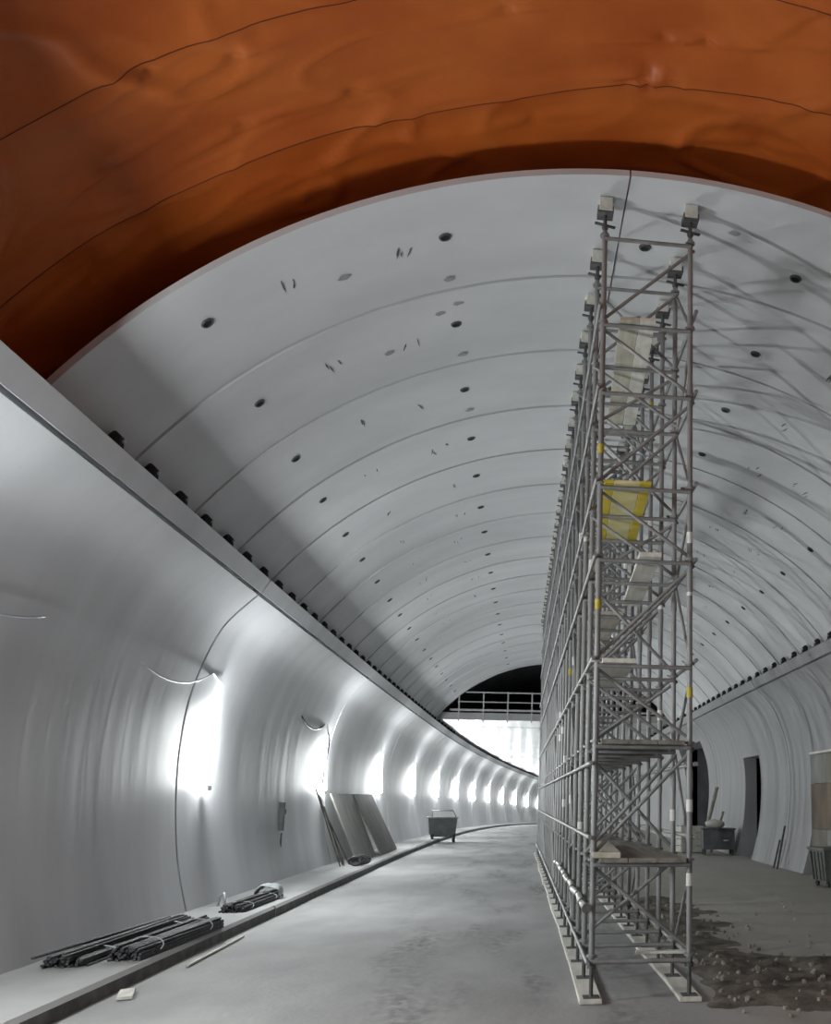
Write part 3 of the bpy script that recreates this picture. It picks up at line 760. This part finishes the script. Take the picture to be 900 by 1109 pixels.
def cart():
    r = empty('skip_cart', (-3.22, 43.0, dip(43.0))); tag(r, 'dark tipping skip cart on wheels parked by the far kerb', 'cart')
    def trap(mb, x0, x1, y0, y1, z0, z1, e):
        vs = [(x0+e, y0+e, z0), (x1-e, y0+e, z0), (x1-e, y1-e, z0), (x0+e, y1-e, z0), (x0, y0, z1), (x1, y0, z1), (x1, y1, z1), (x0, y1, z1)]
        mb.add(vs, [(3, 2, 1, 0), (0, 1, 5, 4), (1, 2, 6, 5), (2, 3, 7, 6), (3, 0, 4, 7)])
    mb = MB(); trap(mb, -.62, .62, -.5, .5, .35, 1.05, .06); trap(mb, -.58, .58, -.46, .46, .39, 1.051, .06)
    obj(mb, 'body', M['bin_dark'], r)
    mb = MB()
    for a, b in (((-.64, -.52, 1.06), (.64, -.52, 1.06)), ((.64, -.52, 1.06), (.64, .52, 1.06)), ((.64, .52, 1.06), (-.64, .52, 1.06)), ((-.64, .52, 1.06), (-.64, -.52, 1.06))): mb.tube(a, b, .03, 6)
    obj(mb, 'rim', M['steel'], r)
    mb = MB(); mb.path([(-.45, .45, 1.06), (-.45, .45, 1.36), (.45, .45, 1.36), (.6, .45, 1.06)], .025, 6); obj(mb, 'handle', M['steel'], r)
    mb = MB(); mb.box((-.5, -.4, .24), (.5, -.32, .35)); mb.box((-.5, .32, .24), (.5, .4, .35)); obj(mb, 'chassis', M['steel_dark'], r)
    wh = MB(); wh.tube((-.05, 0, 0), (.05, 0, 0), .19, 16); wh.tube((-.055, 0, 0), (.055, 0, 0), .07, 10, mi=1)
    wm = wh.mesh('wheel', [M['rubber'], M['steel']])
    for x in (-.42, .5):
        for y in (-.36, .36): link('wheel', wm, r, (x, y, .19))
    r.rotation_euler = (0, 0, .1)
cart()

# ------------------------------------------------------------------ right-hand clutter
def screen():
    r = empty('plywood_screen', (7.64, 20.28, 0)); tag(r, 'patchwork plywood screen closing the right-hand opening', 'screen')
    ys = [-3.75, -2.5, -1.2, 0.0, 1.25, 2.5, 3.75]; zs = [0.0, 1.15, 2.3, 3.06]
    mats = ['ply', 'ply2', 'panel_grey', 'ply', 'ply2', 'panel_dark']
    for i in range(6):
        for j in range(3):
            obj(MB().obox(Vector((random.uniform(-.008, .008), (ys[i]+ys[i+1])/2, (zs[j]+zs[j+1])/2)), Vector((.011, 0, 0)), Vector((0, (ys[i+1]-ys[i])/2-.004, 0)), Vector((0, 0, (zs[j+1]-zs[j])/2-.004)), 0, .003), 'sheet', M[mats[(i*2+j*3+i*j) % 6]], r)
    for z in (.2, 1.6, 2.9): obj(MB().box((.02, -3.7, z-.04), (.09, 3.7, z+.04)), 'batten', M['timber_grey'], r)
    o = obj(MB().obox(Vector((7.58, 21.2, 3.06)), Vector((.05, 0, 0)), Vector((0, 2.6, 0)), Vector((0, 0, .03)), 0, .006), 'lintel_strip', M['timber_white']); tag(o, 'pale strip along the top of the plywood screen', 'strip')
    o.location = (0, 0, .02)
screen()
def waste_bin():
    r = empty('waste_bin', (7.03, 20.5, 0), .1); tag(r, 'grey wheeled waste bin at the right picture edge', 'bin')
    mb = MB()
    vs = [(-.38, -.36, .12), (.38, -.36, .12), (.38, .36, .12), (-.38, .36, .12), (-.45, -.43, .78), (.45, -.43, .78), (.45, .43, .78), (-.45, .43, .78)]
    mb.add(vs, [(3, 2, 1, 0), (0, 1, 5, 4), (1, 2, 6, 5), (2, 3, 7, 6), (3, 0, 4, 7), (4, 5, 6, 7)])
    obj(mb, 'body', M['bin'], r)
    for x in (-.28, -.1, .1, .28): obj(MB().obox(Vector((x, -.405, .45)), Vector((.02, 0, 0)), Vector((0, .02, 0)), Vector((0, -.034, .30))), 'rib', M['bin'], r)
    for y in (-.28, -.1, .1, .28): obj(MB().obox(Vector((-.425, y, .45)), Vector((.02, 0, 0)), Vector((0, .02, 0)), Vector((-.034, 0, .30))), 'rib', M['bin'], r)
    obj(MB().obox(Vector((0, 0, .81)), Vector((.48, 0, 0)), Vector((0, .46, 0)), Vector((0, 0, .03)), 0, .012), 'lid', M['bin'], r)
    w = MB(); w.tube((-.025, 0, 0), (.025, 0, 0), .065, 12); wm = w.mesh('wheel', M['rubber'])
    for x in (-.3, .3):
        for y in (-.28, .28): link('wheel', wm, r, (x, y, .065))
waste_bin()
def tool_chest():
    r = empty('tool_chest', (6.95, 32.6, 0), -.1); tag(r, 'dark metal tool chest on legs by the narrow opening', 'chest')
    obj(MB().obox(Vector((0, 0, .52)), Vector((.55, 0, 0)), Vector((0, .38, 0)), Vector((0, 0, .33)), 0, .015), 'body', M['bin_dark'], r)
    obj(MB().obox(Vector((0, 0, .88)), Vector((.58, 0, 0)), Vector((0, .41, 0)), Vector((0, 0, .03)), 0, .01), 'lid', M['steel_dark'], r)
    lg = MB().box((-.04, -.04, 0), (.04, .04, .2)).mesh('leg', M['steel_dark'])
    for x in (-.48, .48):
        for y in (-.32, .32): link('leg', lg, r, (x, y, 0))
    t = MB().path([(.16, -.40, .5), (.16, -.44, .5), (.34, -.44, .5), (.34, -.40, .5)], .025, 6); obj(t, 'handle', M['tag_white'], r)
    # sack on top
    mb = MB()
    def fn(u, v):
        a = 2*PI*u; b = PI*v
        k = 1+.18*noise.noise(Vector((3*math.cos(a), 3*math.sin(a), 4*v)))
        return (6.85+.34*math.sin(b)*math.cos(a)*k, 32.6+.22*math.sin(b)*math.sin(a)*k, .914+max(0., .13-.16*math.cos(b)*k))
    mb.grid(fn, 18, 10); o = obj(mb, 'canvas_sack', M['crate']); tag(o, 'pale crumpled sack lying on the dark tool chest', 'sack')
    # crates
    r = empty('wooden_crate', (6.2, 33.9, 0), .15); tag(r, 'pale wooden crate standing beside the dark tool chest', 'crate')
    for j in range(4):
        obj(MB().obox(Vector((0, -.3, .14+j*.23)), Vector((.42, 0, 0)), Vector((0, .014, 0)), Vector((0, 0, .105)), 0, .004), 'slat', M['crate'], r)
        obj(MB().obox(Vector((0, .3, .14+j*.23)), Vector((.42, 0, 0)), Vector((0, .014, 0)), Vector((0, 0, .105)), 0, .004), 'slat', M['crate'], r)
        for x in (-.42, .42): obj(MB().obox(Vector((x, 0, .14+j*.23)), Vector((.014, 0, 0)), Vector((0, .28, 0)), Vector((0, 0, .105)), 0, .004), 'slat', M['crate'], r)
    for x in (-.38, .38):
        for y in (-.26, .26): obj(MB().box((x-.03, y-.03, 0), (x+.03, y+.03, .96)), 'corner_post', M['timber_grey'], r)
    obj(MB().box((-.4, -.28, .03), (.4, .28, .06)), 'bottom', M['timber_grey'], r)
tool_chest()
for i, (a, b, r_, m, lb) in enumerate((((6.75, 34.6, .02), (7.42, 34.9, 2.35), .07, 'timber_grey', 'thick pole leaning on the right wall behind the crate'),
                                      ((7.0, 34.0, .02), (7.5, 34.2, 1.45), .05, 'timber_grey', 'short pole leaning on the right wall behind the tool chest'),
                                      ((7.12, 25.6, .02), (7.5, 26.1, 1.15), .03, 'steel_dark', 'longer dark rod leaning on the right wall near the screen'),
                                      ((7.12, 25.95, .02), (7.42, 26.35, .75), .03, 'steel_dark', 'shorter dark rod leaning on the right wall near the screen'))):
    o = obj(MB().tube(a, b, r_, 8), 'leaning_pole', M[m]); tag(o, lb, 'pole', 'poles leaning on the right wall')

# dirt and stones right of the scaffold -------------------------------------------------
def build_dirt():
    def edge(x, y):
        # >0 inside the patch of loose dirt
        right = 3.35+.25*math.sin(y*.9)+ (max(0., 11.8-y)*1.9)
        d = min((x-1.70)/.5, (right-x)/.8, (19.2-y)/1.5, (y-8.5-.35*math.sin(x*1.7)-max(0, x-3.2)*.2)/1.1)
        d += .45*noise.noise(Vector((x*1.6, y*1.2, 3)))
        d = max(0., min(1., d)); return d*d*(3-2*d)
    def fn(u, v):
        x = 1.5+5.6*u; y = 7.6+12.2*v; e = edge(x, y)
        h = .012+.07*abs(noise.noise(Vector((x*.9, y*.6, 1))))+.05*noise.noise(Vector((x*3.1, y*2.6, 8)))+.02*noise.noise(Vector((x*9, y*9, 2)))
        return (x, y, -.03+e*(.03+max(.004, h)))
    mb = MB(); mb.grid(fn, 170, 240)
    o = obj(mb, 'dirt_patch', M['dirt']); tag(o, 'rough dark loose dirt spread right of the scaffold', 'dirt', kind='stuff')
    rnd = random.Random(5); n = 0
    meshes = []
    for q in range(6):
        mb = MB()
        def sf(u, v, q=q):
            a = 2*PI*u; b = PI*v; d = Vector((math.sin(b)*math.cos(a), math.sin(b)*math.sin(a), math.cos(b)*.7))
            return d*(1+.45*noise.noise(d*1.7+Vector((q*5, 0, 0))))
        mb.grid(sf, 9, 6, False); meshes.append(mb.mesh('stone', M['stone']))
    while n < 170:
        x = rnd.uniform(1.9, 6.0); y = rnd.uniform(8.3, 17.5)
        e = edge(x, y)
        if e <= 0 and rnd.random() > .25: continue
        if rnd.random() < .5 and not (abs(x-3.3-(max(0, 11.8-y)*1.9)) < .6 or y < 11): continue
        s = rnd.uniform(.014, .036)*(1.4 if rnd.random() < .12 else 1)
        z = fn((x-1.5)/5.6, (y-7.6)/12.2)[2] if e > 0 else 0
        o = link('stone', rnd.choice(meshes), None, (x, y, max(z, 0)+s*.35), (rnd.uniform(0, 3), rnd.uniform(0, 3), rnd.uniform(0, 6)))
        o.scale = (s, s*rnd.uniform(.7, 1.3), s)
        tag(o, 'small pale stone lying on the loose dirt right of the scaffold', 'stone', 'stones on the dirt'); n += 1
build_dirt()
